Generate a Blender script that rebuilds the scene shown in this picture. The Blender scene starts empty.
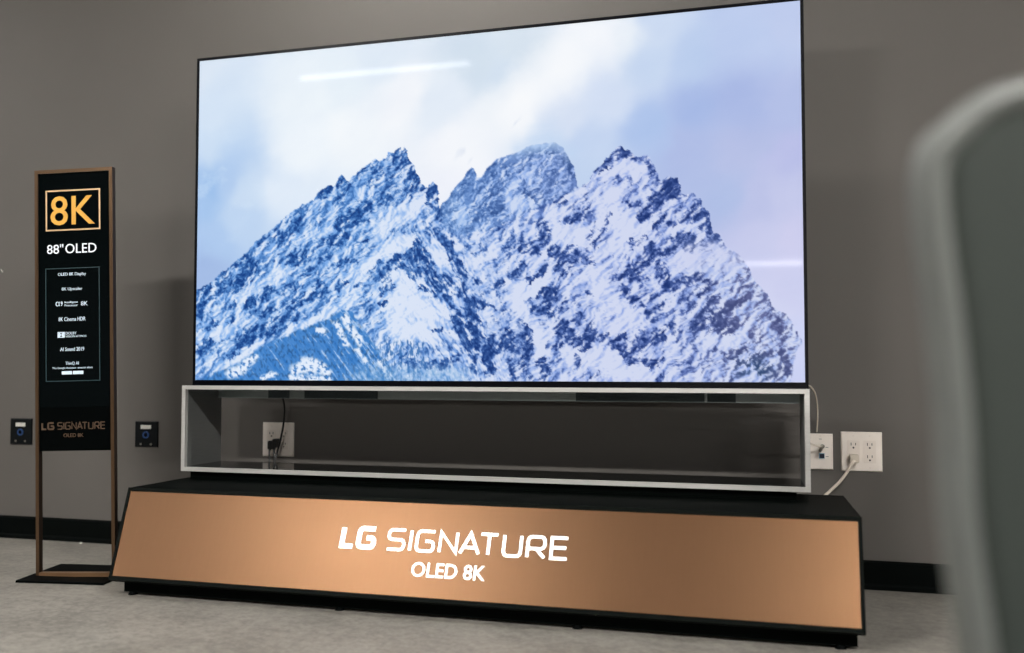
import bpy, bmesh, math
import numpy as np
from mathutils import Vector, Matrix

C = bpy.context.scene.collection
scene = bpy.context.scene

# ---------------------------------------------------------------- camera
CAM_LOC = (0.81294, -3.27621, 0.63466)
YAW, PITCH, ROLL = 0.29625, 0.04512, 0.00285
cam_d = bpy.data.cameras.new('camera'); cam = bpy.data.objects.new('camera', cam_d); C.objects.link(cam)
fwd = Vector((-math.sin(YAW) * math.cos(PITCH), math.cos(YAW) * math.cos(PITCH), math.sin(PITCH)))
rt = Vector((math.cos(YAW), math.sin(YAW), 0)); upv = rt.cross(fwd)
r2 = rt * math.cos(ROLL) + upv * math.sin(ROLL); u2 = -rt * math.sin(ROLL) + upv * math.cos(ROLL)
cam.matrix_world = Matrix(((r2.x, u2.x, -fwd.x, CAM_LOC[0]), (r2.y, u2.y, -fwd.y, CAM_LOC[1]), (r2.z, u2.z, -fwd.z, CAM_LOC[2]), (0, 0, 0, 1)))
cam_d.sensor_fit = 'HORIZONTAL'; cam_d.sensor_width = 36.0; cam_d.lens = 995.476 / 1024 * 36
cam_d.shift_x = 70.47 / 1024; cam_d.shift_y = 5.45 / 1024
cam_d.clip_start = .02; cam_d.clip_end = 60
cam_d.dof.use_dof = True; cam_d.dof.focus_distance = 3.08; cam_d.dof.aperture_fstop = 1.75
scene.camera = cam

# ---------------------------------------------------------------- light and exposure
world = bpy.data.worlds.new('showroom_air'); scene.world = world; world.use_nodes = True
bg = world.node_tree.nodes['Background']; bg.inputs[0].default_value = (1.0, .985, .96, 1); bg.inputs[1].default_value = .10
LAMP_COLOUR = (1.0, .972, .938, 1); LAMP_POWER = 430.
LAMPS = [(-1.345, -3.11), (2.10, -3.11), (5.55, -3.11), (-4.79, -3.11)]
ADDED_WALL_POWER = 100.; PENDANT_POWER = 1000.; ADDED_WALL_LAMPS = [(-.20, -.70), (-3.65, -.70), (4.6, -.70)]  # the row near the wall is added to lift its upper part
SCREEN_POWER = .97; SCREEN_SPEC = .0055
WALL_RGB = (91, 87, 83); FLOOR_RGB = (134, 130, 122); BRONZE_RGB = (104, 77, 56)
vs_ = scene.view_settings; vs_.view_transform = 'Standard'; vs_.look = 'None'; vs_.exposure = 0.0; vs_.gamma = 1.0
vs_.use_curve_mapping = False; scene.display_settings.display_device = 'sRGB'

# ---------------------------------------------------------------- the picture on the screen (traced in millimetres from its top left corner)
PEAK_LEFT = "-17,803 6,790 29,777 51,767 74,751 97,731 112,725 134,708 153,692 167,682 190,666 208,647 223,630 241,621 260,605 280,591 311,570 336,551 347,541 379,523 394,514 412,511 429,502 444,483 461,467 490,456 504,460 514,450 521,434 533,424 546,442 557,446 567,433 595,412 616,397 633,385 647,379 664,387 685,375 691,362 709,360 722,353 732,349 739,356 749,345 756,360 763,383 780,410 794,440 804,466 817,480 827,483 834,471 847,464 857,475 862,498 864,540 869,572 877,601 901,640 940,685 998,725 1063,771"
PEAK_MIDDLE = "854,568 871,543 894,516 917,485 927,476 936,464 946,455 953,446 962,434 969,426 982,435 988,460 998,458 1011,446 1021,434 1034,419 1046,407 1062,399 1078,396 1094,391 1110,389 1126,381 1148,373 1173,365 1205,364 1236,366 1260,383 1279,415 1294,441 1300,469 1303,502 1318,534"
PEAK_RIGHT = "868,607 933,638 998,631 1063,612 1126,586 1173,567 1204,554 1251,535 1297,514 1321,503 1342,486 1349,468 1364,451 1382,437 1397,419 1412,405 1421,397 1433,388 1448,401 1460,402 1469,409 1480,425 1492,428 1501,423 1510,420 1524,433 1530,449 1536,461 1542,473 1547,492 1553,501 1565,493 1573,487 1582,488 1591,494 1602,492 1608,516 1611,540 1625,549 1636,541 1645,541 1656,554 1665,560 1673,584 1681,591 1690,603 1695,632 1701,662 1712,662 1726,677 1734,701 1750,710 1767,723 1783,744 1789,755 1800,767 1810,794 1824,814 1835,832 1854,841 1861,875 1877,893 1899,899 1915,925 1928,953 1938,976 1941,985 1947,1106"
SIDE = "1941,985 1927,1010 1922,1027 1916,1050 1913,1072 1910,1106"
FOREST = "19,1116 41,1083 109,1059 176,1029 235,989 304,960 387,927 430,915 486,892 535,864 570,874 598,914 633,953 668,1004 709,1055 729,1113"
ROCK_AND_SNOW = """
44 0.62 726,365 760,415 780,462
49 0.50 681,391 664,442 699,499
24 0.75 767,487 800,479
17 0.70 726,387 705,435
12 0.85 760,373 777,423 800,475
28 0.85 533,586 568,565 617,537
18 0.85 498,641 551,629
22 0.75 341,705 399,690
18 0.70 451,490 490,465
14 0.70 511,513 536,481 557,456
10 0.80 532,431 522,461
14 0.70 626,456 637,467
18 0.75 668,514 699,506
14 0.80 647,415 657,435
7 0.80 583,657 628,639
10 0.75 492,722 545,711 590,706
26 0.65 311,630 347,602 380,573
14 0.70 595,419 636,395
33 0.80 158,777 187,747 209,717
17 0.75 101,789 131,749
27 0.70 33,814 86,778
19 0.80 7,872 26,842
11 0.75 125,843 143,837
17 0.85 188,845 211,835
17 0.80 247,819 276,796
20 0.75 218,875 288,860
18 0.80 197,932 219,919
24 0.85 168,965 205,959
23 0.85 249,939 296,926
22 0.75 303,903 361,887
14 0.70 317,807 385,782
11 0.70 321,847 339,844
22 0.75 352,695 381,686
19 0.80 9,998 51,971
9 0.75 31,920 80,900
10 0.80 129,904 140,894
13 0.80 127,1019 153,1009
11 0.75 168,689 190,680
10 0.80 100,728 149,699
8 0.85 10,787 55,767
18 0.60 238,641 293,606
14 0.50 448,573 384,620
14 0.60 420,667 463,646
14 0.60 449,708 492,683
14 0.60 561,607 617,583
10 0.50 648,584 706,558
14 0.65 385,746 442,727
15 0.55 261,722 327,691
10 0.80 436,790 461,777
12 0.80 457,823 479,804
8 0.80 350,861 397,838 443,816
7 0.75 357,834 404,816
14 0.70 521,795 549,776
12 0.80 584,790 604,781
24 0.60 639,740 683,767 704,799
14 0.80 666,715 694,748
18 0.55 608,836 633,869
10 0.85 670,847 687,854
10 0.80 667,802 677,815
15 0.75 827,531 857,549 867,578
15 0.90 834,503 851,481
8 0.85 857,491 864,536
20 0.75 834,615 861,629
20 0.50 717,620 767,612 805,642
16 0.50 818,592 848,567
20 0.95 791,658 815,703 838,752
15 0.85 717,703 754,698 788,680
20 0.70 768,718 788,750
18 0.85 888,655 917,722 943,758
16 0.65 868,651 894,684
23 0.90 795,709 835,761 868,800 894,782
16 0.65 748,730 788,773
15 0.85 704,709 741,733
14 0.90 921,719 947,764 947,818
13 0.75 979,778 995,791
10 0.75 1005,828 1053,804
8 0.85 802,799 848,825
12 0.70 888,832 914,861
10 0.80 917,814 937,830
21 1.00 963,846 973,868 976,900
22 1.00 918,905 944,952 960,987
16 0.95 966,915 999,962
22 1.00 960,974 986,978
19 0.95 1031,969 1018,1024 1034,1052
13 0.85 1053,1006 1069,988
10 0.70 855,933 872,939
8 0.80 995,859 1043,866
10 0.75 931,883 947,896
10 0.60 901,867 921,852
10 0.60 1005,912 1018,931
17 0.75 742,1020 789,1043 862,1052 928,1024
31 0.42 779,983 836,999 895,986
16 0.70 973,1015 986,1068
28 0.62 1142,388 1189,385 1229,381
38 0.55 1043,432 1062,486 1043,532
29 0.75 1030,566 1050,561
19 0.60 1078,447 1072,487
29 0.65 1157,507 1182,539
34 0.52 1214,433 1238,480 1214,525
19 0.75 1269,414 1291,465
19 0.55 1126,437 1145,413
15 0.50 1245,524 1269,507
19 0.55 966,440 953,471 920,514
20 0.50 887,544 917,558
26 0.55 1005,499 992,561 966,611
13 0.55 907,596 907,627
16 0.55 933,521 907,557
22 0.80 1189,608 1204,636 1192,663
21 0.75 1135,670 1170,690
14 0.90 1266,608 1293,597 1321,598
14 0.70 1238,554 1260,543
15 0.60 1306,582 1342,566
15 0.70 1278,685 1302,698
16 0.55 1063,633 1101,654
16 0.60 1078,696 1110,673
16 0.55 1018,679 998,706
16 0.50 950,673 992,700
16 0.45 1047,726 1063,758
11 0.85 1043,807 1075,786
12 0.80 1104,772 1138,736
16 0.80 1132,689 1157,699 1179,694
9 0.90 1154,788 1207,753
24 0.80 1229,695 1253,715 1278,728
16 0.80 1250,742 1256,767
12 0.75 1317,723 1351,736
9 0.80 1284,697 1311,710
19 1.00 1225,815 1213,863
10 0.90 1185,832 1210,808
16 0.90 1173,875 1210,879
8 0.80 1145,850 1173,853
12 0.70 1228,897 1271,864
10 0.85 1332,823 1347,830
15 0.70 1308,895 1299,916
24 0.92 1256,931 1283,962
19 0.92 1289,968 1328,989 1344,929
12 0.75 1353,977 1371,965
10 0.75 1213,995 1246,983
16 0.50 1225,1037 1243,1016
12 0.70 1301,1016 1304,1046
19 0.95 1091,945 1072,984 1097,988
18 0.90 1034,981 1031,1068
14 0.80 1094,1031 1104,1086
17 0.90 1148,936 1157,991 1135,1049
14 0.85 1191,1031 1200,1080
28 0.60 1126,963 1119,1031 1144,1080
19 0.50 1053,820 1078,864
19 0.50 1047,901 1063,926
13 0.55 1141,939 1119,914
16 0.45 1063,876 1101,892
20 0.72 1397,428 1433,400 1474,418
12 0.80 1349,468 1391,449
17 0.62 1516,436 1533,473 1541,506
14 0.55 1427,491 1462,496
22 1.00 1597,497 1562,534 1529,574
14 0.95 1535,566 1497,609
20 0.95 1590,548 1602,530
12 0.85 1456,562 1485,569
10 0.75 1396,598 1372,664 1336,699
8 0.60 1360,624 1336,669
18 0.70 1312,601 1330,583
15 0.50 1327,546 1357,530
9 0.85 1538,635 1567,600
12 0.85 1584,631 1621,614 1664,602
14 0.90 1566,719 1595,684 1630,662
17 0.85 1629,697 1664,681
14 0.85 1496,729 1526,694
9 0.75 1467,689 1499,672
16 0.85 1534,727 1549,706
17 0.80 1642,595 1667,569
14 0.90 1635,683 1658,681
17 0.80 1670,640 1684,611 1698,671
13 0.65 1714,674 1728,695
8 0.55 1596,595 1636,574
20 0.92 1475,782 1490,752 1505,732
12 0.88 1419,792 1464,760
13 0.85 1437,817 1469,850
16 0.75 1531,712 1545,763 1568,814
16 0.90 1574,820 1617,794 1666,790
16 0.80 1552,709 1592,690
16 0.82 1518,908 1550,875
9 0.80 1481,874 1498,878
10 0.70 1519,839 1536,831
12 0.65 1490,806 1507,794
14 0.75 1573,932 1599,964
17 0.85 1647,950 1653,927
10 0.82 1341,974 1392,963
13 0.80 1403,984 1436,963
25 0.82 1442,1008 1492,975 1544,958
9 0.85 1468,1035 1506,1046 1555,1035
13 0.75 1537,1088 1555,1079
9 0.70 1346,1076 1364,1070
17 0.50 1592,1055 1621,1032
20 0.50 1633,988 1661,1003
12 0.40 1407,906 1389,942
12 0.45 1383,882 1407,864
14 0.60 1605,856 1645,833
12 0.60 1616,891 1651,868
12 0.90 1665,837 1699,805
13 0.75 1682,872 1713,852
17 0.90 1650,939 1673,930 1667,895
24 0.95 1701,904 1731,943 1751,922
15 0.88 1732,885 1777,859
28 0.55 1791,802 1799,842
30 0.50 1840,872 1828,901
14 0.82 1864,915 1877,936 1893,964
14 0.62 1798,955 1838,992
15 0.75 1742,1018 1786,1004
15 0.78 1805,1038 1846,1012
22 0.85 1838,1061 1870,1070
14 0.92 1887,1013 1897,1038 1908,1067
6 0.80 1700,997 1742,1024 1802,1055
22 0.42 1632,1061 1694,1038
20 0.40 1730,1067 1777,1078
8 0.60 1903,990 1927,1004
11 0.55 1909,942 1925,970
14 0.50 1806,912 1817,941
11 0.60 1760,830 1735,853
24 -0.70 665,608 744,556 814,521
22 -1.00 693,677 734,662 778,648
15 -1.00 835,688 881,721
50 -1.00 735,791 775,855 819,920
31 -1.00 721,838 729,934 769,935
17 -0.90 660,824 701,876 729,934
19 -1.00 549,780 597,748 652,705
14 -0.90 235,982 176,1019 75,1066
13 -1.00 351,933 430,902 476,883 546,841 587,816
18 -0.80 147,827 247,775 331,731
19 -0.60 16,960 111,931 166,888
14 -0.50 384,633 491,597 519,579
19 -0.80 1101,542 1132,546 1170,536
7 -0.80 1104,501 1170,439 1232,391
28 -1.00 1244,632 1296,655 1342,669
12 -0.90 1226,585 1257,580
12 -1.00 1207,713 1229,674 1250,650
22 -1.00 1107,834 1157,816 1198,777
16 -0.90 1088,793 1107,837 1126,883
19 -1.00 1166,915 1176,970 1197,1007
21 -1.00 1271,1016 1340,1007 1406,1026
27 -1.00 1370,1037 1430,1061 1488,1073
10 -0.90 1327,516 1297,527 1251,549
18 -1.00 1388,474 1448,453 1492,464
24 -0.90 1366,548 1408,538
33 -1.00 1408,596 1447,628 1467,659
12 -0.80 1327,650 1366,621
14 -0.80 1408,702 1446,682
12 -1.00 1491,651 1535,622
27 -0.70 1356,760 1371,836 1401,852
24 -0.80 1445,889 1466,913 1406,942
9 -0.90 1578,654 1636,633
20 -1.00 1592,752 1635,727
17 -1.00 1745,969 1762,980
12 -0.70 1570,973 1547,929
11 -0.70 1701,960 1678,988
16 -0.70 966,724 1031,704
13 -0.60 924,596 950,559
13 -0.50 1005,900 1063,845
"""
FOREST_SNOW = """
22 1 374,1062 410,1042 431,1062
18 1 431,1036 481,1068
19 1 135,1076 191,1049
11 1 191,1035 228,1022
9 1 451,931 473,938
14 1 546,893 571,933 599,972
17 1 616,894 654,959 688,1011
10 1 515,906 550,978
11 1 251,1089 298,1075
10 1 592,997 620,1036
11 1 353,1088 495,1094
10 1 668,1036 695,1081
"""
CLOUD_VEIL = """
34 0.62 1635,709 1692,711 1761,731
28 0.45 1663,734 1606,744
29 0.60 1126,368 1189,354 1245,354 1288,397
28 0.45 1177,322 1226,313
33 0.25 933,597 907,542
24 0.40 1781,749 1733,759
"""
SKY_TONES = """
21,32 222,234,248
42,173 214,230,248
45,311 205,224,246
65,422 160,195,238
9,481 168,200,240
130,412 182,208,242
49,620 176,204,241
13,756 165,190,232
198,457 205,224,246
181,541 192,215,244
310,479 228,239,252
379,165 238,246,253
381,333 240,247,254
732,193 246,249,254
559,278 244,249,254
866,236 230,239,250
965,83 212,226,240
900,366 245,248,254
900,494 243,246,254
1126,224 250,252,255
1252,141 248,251,255
1375,59 246,249,255
1126,51 218,230,242
1062,124 214,228,243
1267,291 216,227,246
1343,364 198,215,243
1374,244 214,226,247
1312,454 196,214,242
1494,132 200,217,243
1441,59 236,243,251
1668,148 189,208,240
1810,102 190,206,240
1920,54 194,207,240
1667,297 170,189,233
1780,276 174,189,232
1522,346 177,199,238
1637,413 177,191,232
1778,423 184,194,232
1931,288 183,195,234
1915,460 190,195,235
1832,571 190,197,234
1721,537 176,192,232
1914,575 198,203,237
1858,688 202,206,239
1926,691 205,206,239
1911,833 206,209,241
1922,976 206,213,246
1883,861 211,215,244
662,56 226,237,249
522,93 232,242,251
1524,13 205,220,244
"""
def pts(s):
    return [tuple(float(c) for c in t.split(',')) for t in s.split()]

def strokes(block):
    out = []
    for ln in block.strip().splitlines():
        a, b, rest = ln.split(' ', 2)
        out.append((float(a), float(b), pts(rest)))
    return out

def perlin(x, y, seed=0):
    rng = np.random.RandomState(seed)
    perm = rng.permutation(512).astype(np.int64)
    perm = np.concatenate([perm, perm])
    ang = rng.rand(512) * 2 * np.pi
    gx, gy = np.cos(ang), np.sin(ang)
    xi, yi = np.floor(x).astype(np.int64), np.floor(y).astype(np.int64)
    xf, yf = x - xi, y - yi
    def g(ix, iy, dx, dy):
        h = perm[(perm[ix & 511] + iy) & 511]
        return gx[h] * dx + gy[h] * dy
    u = xf * xf * xf * (xf * (xf * 6 - 15) + 10)
    v = yf * yf * yf * (yf * (yf * 6 - 15) + 10)
    a = g(xi, yi, xf, yf); b = g(xi + 1, yi, xf - 1, yf)
    c = g(xi, yi + 1, xf, yf - 1); d = g(xi + 1, yi + 1, xf - 1, yf - 1)
    return (a + u * (b - a)) * (1 - v) + (c + u * (d - c)) * v

def fbm(x, y, octv=4, seed=0, gain=0.55):
    s = 0; a = 1.0; t = 0
    for o in range(octv):
        s = s + a * perlin(x * 2 ** o + 17.3 * o, y * 2 ** o + 9.1 * o, seed + o)
        t += a; a *= gain
    return s / t * 1.6

def sstep(a, b, x):
    t = np.clip((x - a) / (b - a), 0, 1)
    return t * t * (3 - 2 * t)

def seg_dist(X, Y, P):
    d = np.full(X.shape, 1e9)
    if len(P) == 1:
        return np.hypot(X - P[0][0], Y - P[0][1])
    for (ax, ay), (bx, by) in zip(P[:-1], P[1:]):
        vx, vy = bx - ax, by - ay
        t = np.clip(((X - ax) * vx + (Y - ay) * vy) / max(vx * vx + vy * vy, 1e-9), 0, 1)
        d = np.minimum(d, np.hypot(X - ax - t * vx, Y - ay - t * vy))
    return d

def stroke_field(X, Y, WX, WY, block, rock=True):
    """strongest stroke at every point (positive rock or negative snow)"""
    out = np.zeros(X.shape)
    for w, s, P in strokes(block):
        if (s > 0) != rock:
            continue
        r = w * 1.9 + 14
        xs = [p[0] for p in P]; ys = [p[1] for p in P]
        m = (X > min(xs) - r) & (X < max(xs) + r) & (Y > min(ys) - r) & (Y < max(ys) + r)
        if not m.any():
            continue
        d = seg_dist(WX[m], WY[m], P)
        out[m] = np.maximum(out[m], abs(s) * np.clip(1.5 - .95 * d / w, 0, 1))
    return out

def under(X, Y, line):
    """how far (mm) a point lies below the skyline"""
    return Y - np.interp(X, [p[0] for p in line], [p[1] for p in line], left=5000, right=5000)

def mountain_picture(X, Y):
    """snowy peaks under cloud; X, Y in millimetres from the screen's top left; returns sRGB 0..1"""
    # sky
    num = np.zeros(X.shape + (3,)); den = np.zeros(X.shape)
    wx = X + 60 * fbm(X / 260, Y / 260, 4, 5); wy = Y + 60 * fbm(X / 260, Y / 260, 4, 15)
    for ln in SKY_TONES.strip().splitlines():
        p, c = ln.split()
        px, py = map(float, p.split(',')); c = np.array([float(k) for k in c.split(',')])
        w = 1 / (((wx - px) ** 2 + (wy - py) ** 2) / 1e4 + .12) ** 1.9
        num += w[..., None] * c; den += w
    col = num / den[..., None] / 255
    cl = fbm(X / 230 + .4 * Y / 230, Y / 170, 5, 31)
    col = np.clip(col + (cl * .025)[..., None] * np.array([1, .8, .4]), 0, 1)
    dg_ = (X - 830) * .80 + (Y - 330) * 1.0            # distance across the bank that climbs to the upper right
    al = (X - 830) * .78 - (Y - 330) * .62
    edge = dg_ + 40 * fbm(X / 90, Y / 90, 4, 45)
    bank = sstep(-30, 60, edge) * sstep(330, 120, edge) * sstep(-60, 80, al) * sstep(760, 480, al)
    col = col * (1 - .55 * bank[..., None]) + np.array([.975, .985, 1.]) * .55 * bank[..., None]
    puff = sstep(.05, .55, fbm(X / 130, Y / 100, 5, 46, .6)) * sstep(420, 120, X) * np.exp(-((Y - 430) / 170) ** 2)
    col = col * (1 - .35 * puff[..., None]) + np.array([.88, .94, 1.]) * .35 * puff[..., None]
    wisp = sstep(.25, .6, fbm((X + Y * .8) / 60, (Y - X * .5) / 140, 4, 77)) * np.exp(-(((X - 1040) / 90) ** 2 + ((Y - 350) / 70) ** 2))
    col = col * (1 - .22 * wisp[..., None] * np.array([1, .8, .45]))

    jit = 7 * fbm(X / 16, Y / 16, 3, 3)
    jx = 7 * fbm(X / 22, Y / 22, 3, 41)
    uL = under(X + jx, Y + jit, pts(PEAK_LEFT)); uM = under(X + jx, Y + jit, pts(PEAK_MIDDLE)); uR = under(X + jx, Y + jit, pts(PEAK_RIGHT))
    inL = sstep(-1.5, 2, uL); inM = sstep(-2, 3, uM); inR = sstep(-1.5, 2, uR)
    sd = pts(SIDE)
    inR = inR * sstep(3, -3, X + jx - np.interp(Y, [q_[1] for q_ in sd], [q_[0] for q_ in sd], left=5000))
    any_ = np.maximum(np.maximum(inL, inM), inR)

    # rock and snow, bedded upwards to the right; ribs run down to the right in the middle
    WX = X + 24 * fbm(X / 36, Y / 36, 4, 51, .65)
    WY = Y + 24 * fbm(X / 36, Y / 36, 4, 61, .65)
    R = stroke_field(X, Y, WX, WY, ROCK_AND_SNOW, True)
    SN = stroke_field(X, Y, WX, WY, ROCK_AND_SNOW, False)
    rib = np.exp(-(((X - 880 - .28 * (Y - 800)) / 150) ** 2)) * sstep(520, 700, Y)
    qx = X + 16 * fbm(X / 70, Y / 70, 3, 33); qy = Y + 16 * fbm(X / 70, Y / 70, 3, 34)
    def bedded(deg, seed):
        a = np.radians(deg)
        s = qx * np.cos(a) + qy * np.sin(a); t = -qx * np.sin(a) + qy * np.cos(a)
        bed = fbm(s / 40, t / 15, 4, seed, .70)
        vein = 1 - np.abs(fbm((s + 14 * bed) / 34, t / 17, 3, seed + 5, .7)) * 3.0
        h = fbm(s / 80, t / 38, 4, seed + 9, .6)
        h2 = fbm((s - 6) / 80, (t - 6) / 38, 4, seed + 9, .6)
        return bed, vein, (h - h2) * 9
    A_ = bedded(-38, 7); B_ = bedded(62, 107)
    bed, vein, relief = [p_ * (1 - rib) + q_ * rib for p_, q_ in zip(A_, B_)]
    blocks = fbm(X / 18, Y / 18, 3, 8, .65)
    n = .5 + .33 * bed + .25 * blocks + .19 * (vein - .35) - .08 * relief
    fine = fbm(X / 8, Y / 8, 2, 28)
    n = n + .09 * fine
    left = sstep(900, 500, X)
    mid = inM * (1 - inL) * (1 - inR)
    base = .262 + .10 * left + .20 * mid + .04 * fbm(X / 120, Y / 120, 2, 91)
    base = base + .10 * sstep(60, 5, np.where(inR > .5, uR, np.where(inL > .5, uL, uM)))
    dens = np.clip(base * (1 - .55 * np.minimum(SN, 1)) - .30 * SN, -.3, 1)
    dens = np.maximum(dens, base * .42 + R * .62 - .3 * SN * (R < .6))
    k = dens - (1 - n) + .02
    rock = sstep(-.15, .17, k)
    deep = sstep(.02, .38, k) * sstep(.25, .95, R + .2)

    lum = .5 + .42 * relief + .42 * bed + .2 * fine - .55 * np.clip(R - .1, 0, 1)
    lum = 1 - lum
    warm = sstep(500, 1500, X)[..., None]
    snow_lit = np.array([.87, .915, .985]) * (1 - warm) + np.array([.825, .855, .955]) * warm
    snow_dim = np.array([.50, .685, .925]) * (1 - warm) + np.array([.57, .66, .90]) * warm
    shade = np.clip(.02 + .66 * lum + .34 * left + .35 * mid - .60 * SN, 0, 1)[..., None]
    snow = snow_lit * (1 - shade) + snow_dim * shade
    rk_mid = np.array([.30, .51, .78]) * (1 - warm) + np.array([.385, .475, .735]) * warm
    rk_dark = np.array([.06, .24, .52]) * (1 - warm) + np.array([.10, .20, .45]) * warm
    fleck = np.clip(.5 + 1.3 * fbm(X / 13, Y / 13, 2, 23, .7), 0, 1)
    dk = np.clip(.14 + .74 * deep + .55 * (fleck - .5), 0, 1)[..., None]
    rk = rk_mid * (1 - dk) + rk_dark * dk
    grey = (sstep(1560, 1800, X) * sstep(640, 800, Y))[..., None] * .55
    rk = rk * (1 - grey) + np.array([.43, .41, .55]) * grey
    teal = (np.exp(-(((X - 1810) / 55) ** 2 + ((Y - 1065) / 45) ** 2)))[..., None] * .6
    rk = rk * (1 - teal) + np.array([.12, .26, .40]) * teal
    m = snow * (1 - rock[..., None]) + rk * rock[..., None]

    # dark conifers on the lower slopes
    F = pts(FOREST)
    fx = X + 10 * fbm(X / 24, Y / 24, 3, 71); fy = Y + 12 * fbm(X / 24, Y / 24, 3, 72)
    fline = np.interp(fx, [p[0] for p in F], [p[1] for p in F], left=5000, right=5000)
    inF = sstep(-4, 8, fy - fline) * inL
    b = np.radians(52)
    fs = X * np.cos(b) + Y * np.sin(b); ft = -X * np.sin(b) + Y * np.cos(b)
    tree = .5 + .9 * fbm(fs / 70, ft / 11, 4, 73, .6)
    fs_ = np.zeros(X.shape)
    for w, s_, P in strokes(FOREST_SNOW):
        fs_ = np.maximum(fs_, sstep(1.5, .5, seg_dist(fx, fy, P) / w))
    fs_ = fs_ * sstep(.15, .5, .5 + fbm(X / 14, Y / 14, 3, 75))
    patch = sstep(.78, .98, tree + .26 * sstep(400, 640, X))
    fc = np.array([.19, .46, .76]) * (1 - tree[..., None] * .55) + np.array([.50, .70, .93]) * (tree[..., None] * .55)
    fc = fc * (1 - .75 * patch[..., None]) + np.array([.74, .84, .97]) * .75 * patch[..., None]
    dots = sstep(.55, .9, .5 + fbm(X / 11, Y / 16, 2, 78))
    fc = fc * (1 - .20 * dots[..., None])
    fc = fc * (1 - fs_[..., None]) + np.array([.90, .94, 1.]) * fs_[..., None]
    m = m * (1 - inF[..., None]) + fc * inF[..., None]

    # single trees standing in the snow in the middle of the foot
    tz = np.exp(-(((X - 745) / 95) ** 2)) * sstep(940, 990, Y + 25 * fbm(X / 40, Y * 0 + 3.3, 2, 81))
    sp = sstep(.52, .68, (.5 + .75 * fbm(X / 8, Y / 34, 3, 83, .6)) * (.55 + .45 * np.clip(tz * 1.6, 0, 1)) ) * np.clip(tz * 1.6, 0, 1)
    m = m * (1 - .8 * sp[..., None]) + np.array([.20, .42, .68]) * .8 * sp[..., None]
    foot = sstep(1030, 1075, Y) * sstep(520, 620, X) * sstep(1020, 900, X)
    ft_ = (.5 + .9 * fbm(X / 12, Y / 16, 3, 85))[..., None]
    fcol = np.array([.82, .89, .98]) * ft_ + np.array([.25, .52, .78]) * (1 - ft_)
    m = m * (1 - .55 * foot[..., None]) + np.clip(fcol, 0, 1) * .55 * foot[..., None]

    # distance haze on the middle peak, cloud lying on the ridges
    hz = (mid * (.20 + .30 * sstep(420, 330, Y)))[..., None]
    m = m * (1 - hz) + np.array([.66, .79, .95]) * hz
    cap = (mid * sstep(415, 345, Y + 30 * fbm(X / 60, Y / 60, 3, 87)))[..., None] * .72
    m = m * (1 - cap) + np.array([.64, .765, .93]) * cap
    col = col * (1 - any_[..., None]) + m * any_[..., None]
    for w, s_, P in strokes(CLOUD_VEIL):
        v = (s_ * np.exp(-(seg_dist(wx * .3 + X * .7, wy * .3 + Y * .7, P) / w) ** 2) * (.75 + .5 * fbm(X / 50, Y / 30, 3, 89)))[..., None]
        v = np.clip(v, 0, 1)
        cc = np.array([.80, .82, .945]) if P[0][0] > 1300 else np.array([.76, .85, .96])
        col = col * (1 - v) + cc * v
    return np.clip(col, 0, 1)
# ---------------------------------------------------------------- helpers
PI = math.pi

def srgb(r, g, b):
    f = lambda c: (c / 255 / 12.92) if c / 255 <= .04045 else ((c / 255 + .055) / 1.055) ** 2.4
    return (f(r), f(g), f(b), 1)

def material(name, col, rough=.5, metal=0., spec=.5, noise=0., scale=30., bump=0., stretch=None, emit=None, emit_strength=1., aniso=0., ior=1.5):
    """principled material whose colour is varied a little by a noise texture"""
    m = bpy.data.materials.new(name); m.use_nodes = True
    nt = m.node_tree; b = nt.nodes['Principled BSDF']
    b.inputs['Base Color'].default_value = col
    b.inputs['Roughness'].default_value = rough
    b.inputs['Metallic'].default_value = metal
    b.inputs['Specular IOR Level'].default_value = spec
    b.inputs['Anisotropic'].default_value = aniso
    b.inputs['IOR'].default_value = ior
    if emit:
        b.inputs['Emission Color'].default_value = emit
        b.inputs['Emission Strength'].default_value = emit_strength
    if noise or bump:
        tc = nt.nodes.new('ShaderNodeTexCoord'); mp = nt.nodes.new('ShaderNodeMapping')
        if stretch: mp.inputs['Scale'].default_value = stretch
        nz = nt.nodes.new('ShaderNodeTexNoise'); nz.inputs['Scale'].default_value = scale; nz.inputs['Detail'].default_value = 5
        nt.links.new(tc.outputs['Object'], mp.inputs[0]); nt.links.new(mp.outputs[0], nz.inputs['Vector'])
        if noise:
            rp = nt.nodes.new('ShaderNodeValToRGB')
            rp.color_ramp.elements[0].position = .3; rp.color_ramp.elements[1].position = .7
            rp.color_ramp.elements[0].color = tuple(c * (1 - noise) for c in col[:3]) + (1,)
            rp.color_ramp.elements[1].color = tuple(min(1, c * (1 + noise)) for c in col[:3]) + (1,)
            nt.links.new(nz.outputs['Fac'], rp.inputs[0]); nt.links.new(rp.outputs[0], b.inputs['Base Color'])
        if bump:
            bp = nt.nodes.new('ShaderNodeBump'); bp.inputs['Strength'].default_value = bump; bp.inputs['Distance'].default_value = .002
            nt.links.new(nz.outputs['Fac'], bp.inputs['Height']); nt.links.new(bp.outputs[0], b.inputs['Normal'])
    return m

def link(o, parent=None):
    C.objects.link(o)
    if parent is not None: o.parent = parent
    return o

def obj(name, bm, mat, parent=None, smooth=False, bevel=0.):
    if bevel:
        es = [e for e in bm.edges if len(e.link_faces) == 2 and e.calc_face_angle(0) > .5]
        bmesh.ops.bevel(bm, geom=es, offset=bevel, segments=2, affect='EDGES', profile=.5, clamp_overlap=True)
    bmesh.ops.recalc_face_normals(bm, faces=bm.faces)
    me = bpy.data.meshes.new(name); bm.to_mesh(me); bm.free()
    if smooth:
        for p in me.polygons: p.use_smooth = True
    o = bpy.data.objects.new(name, me); me.materials.append(mat)
    return link(o, parent)

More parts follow.
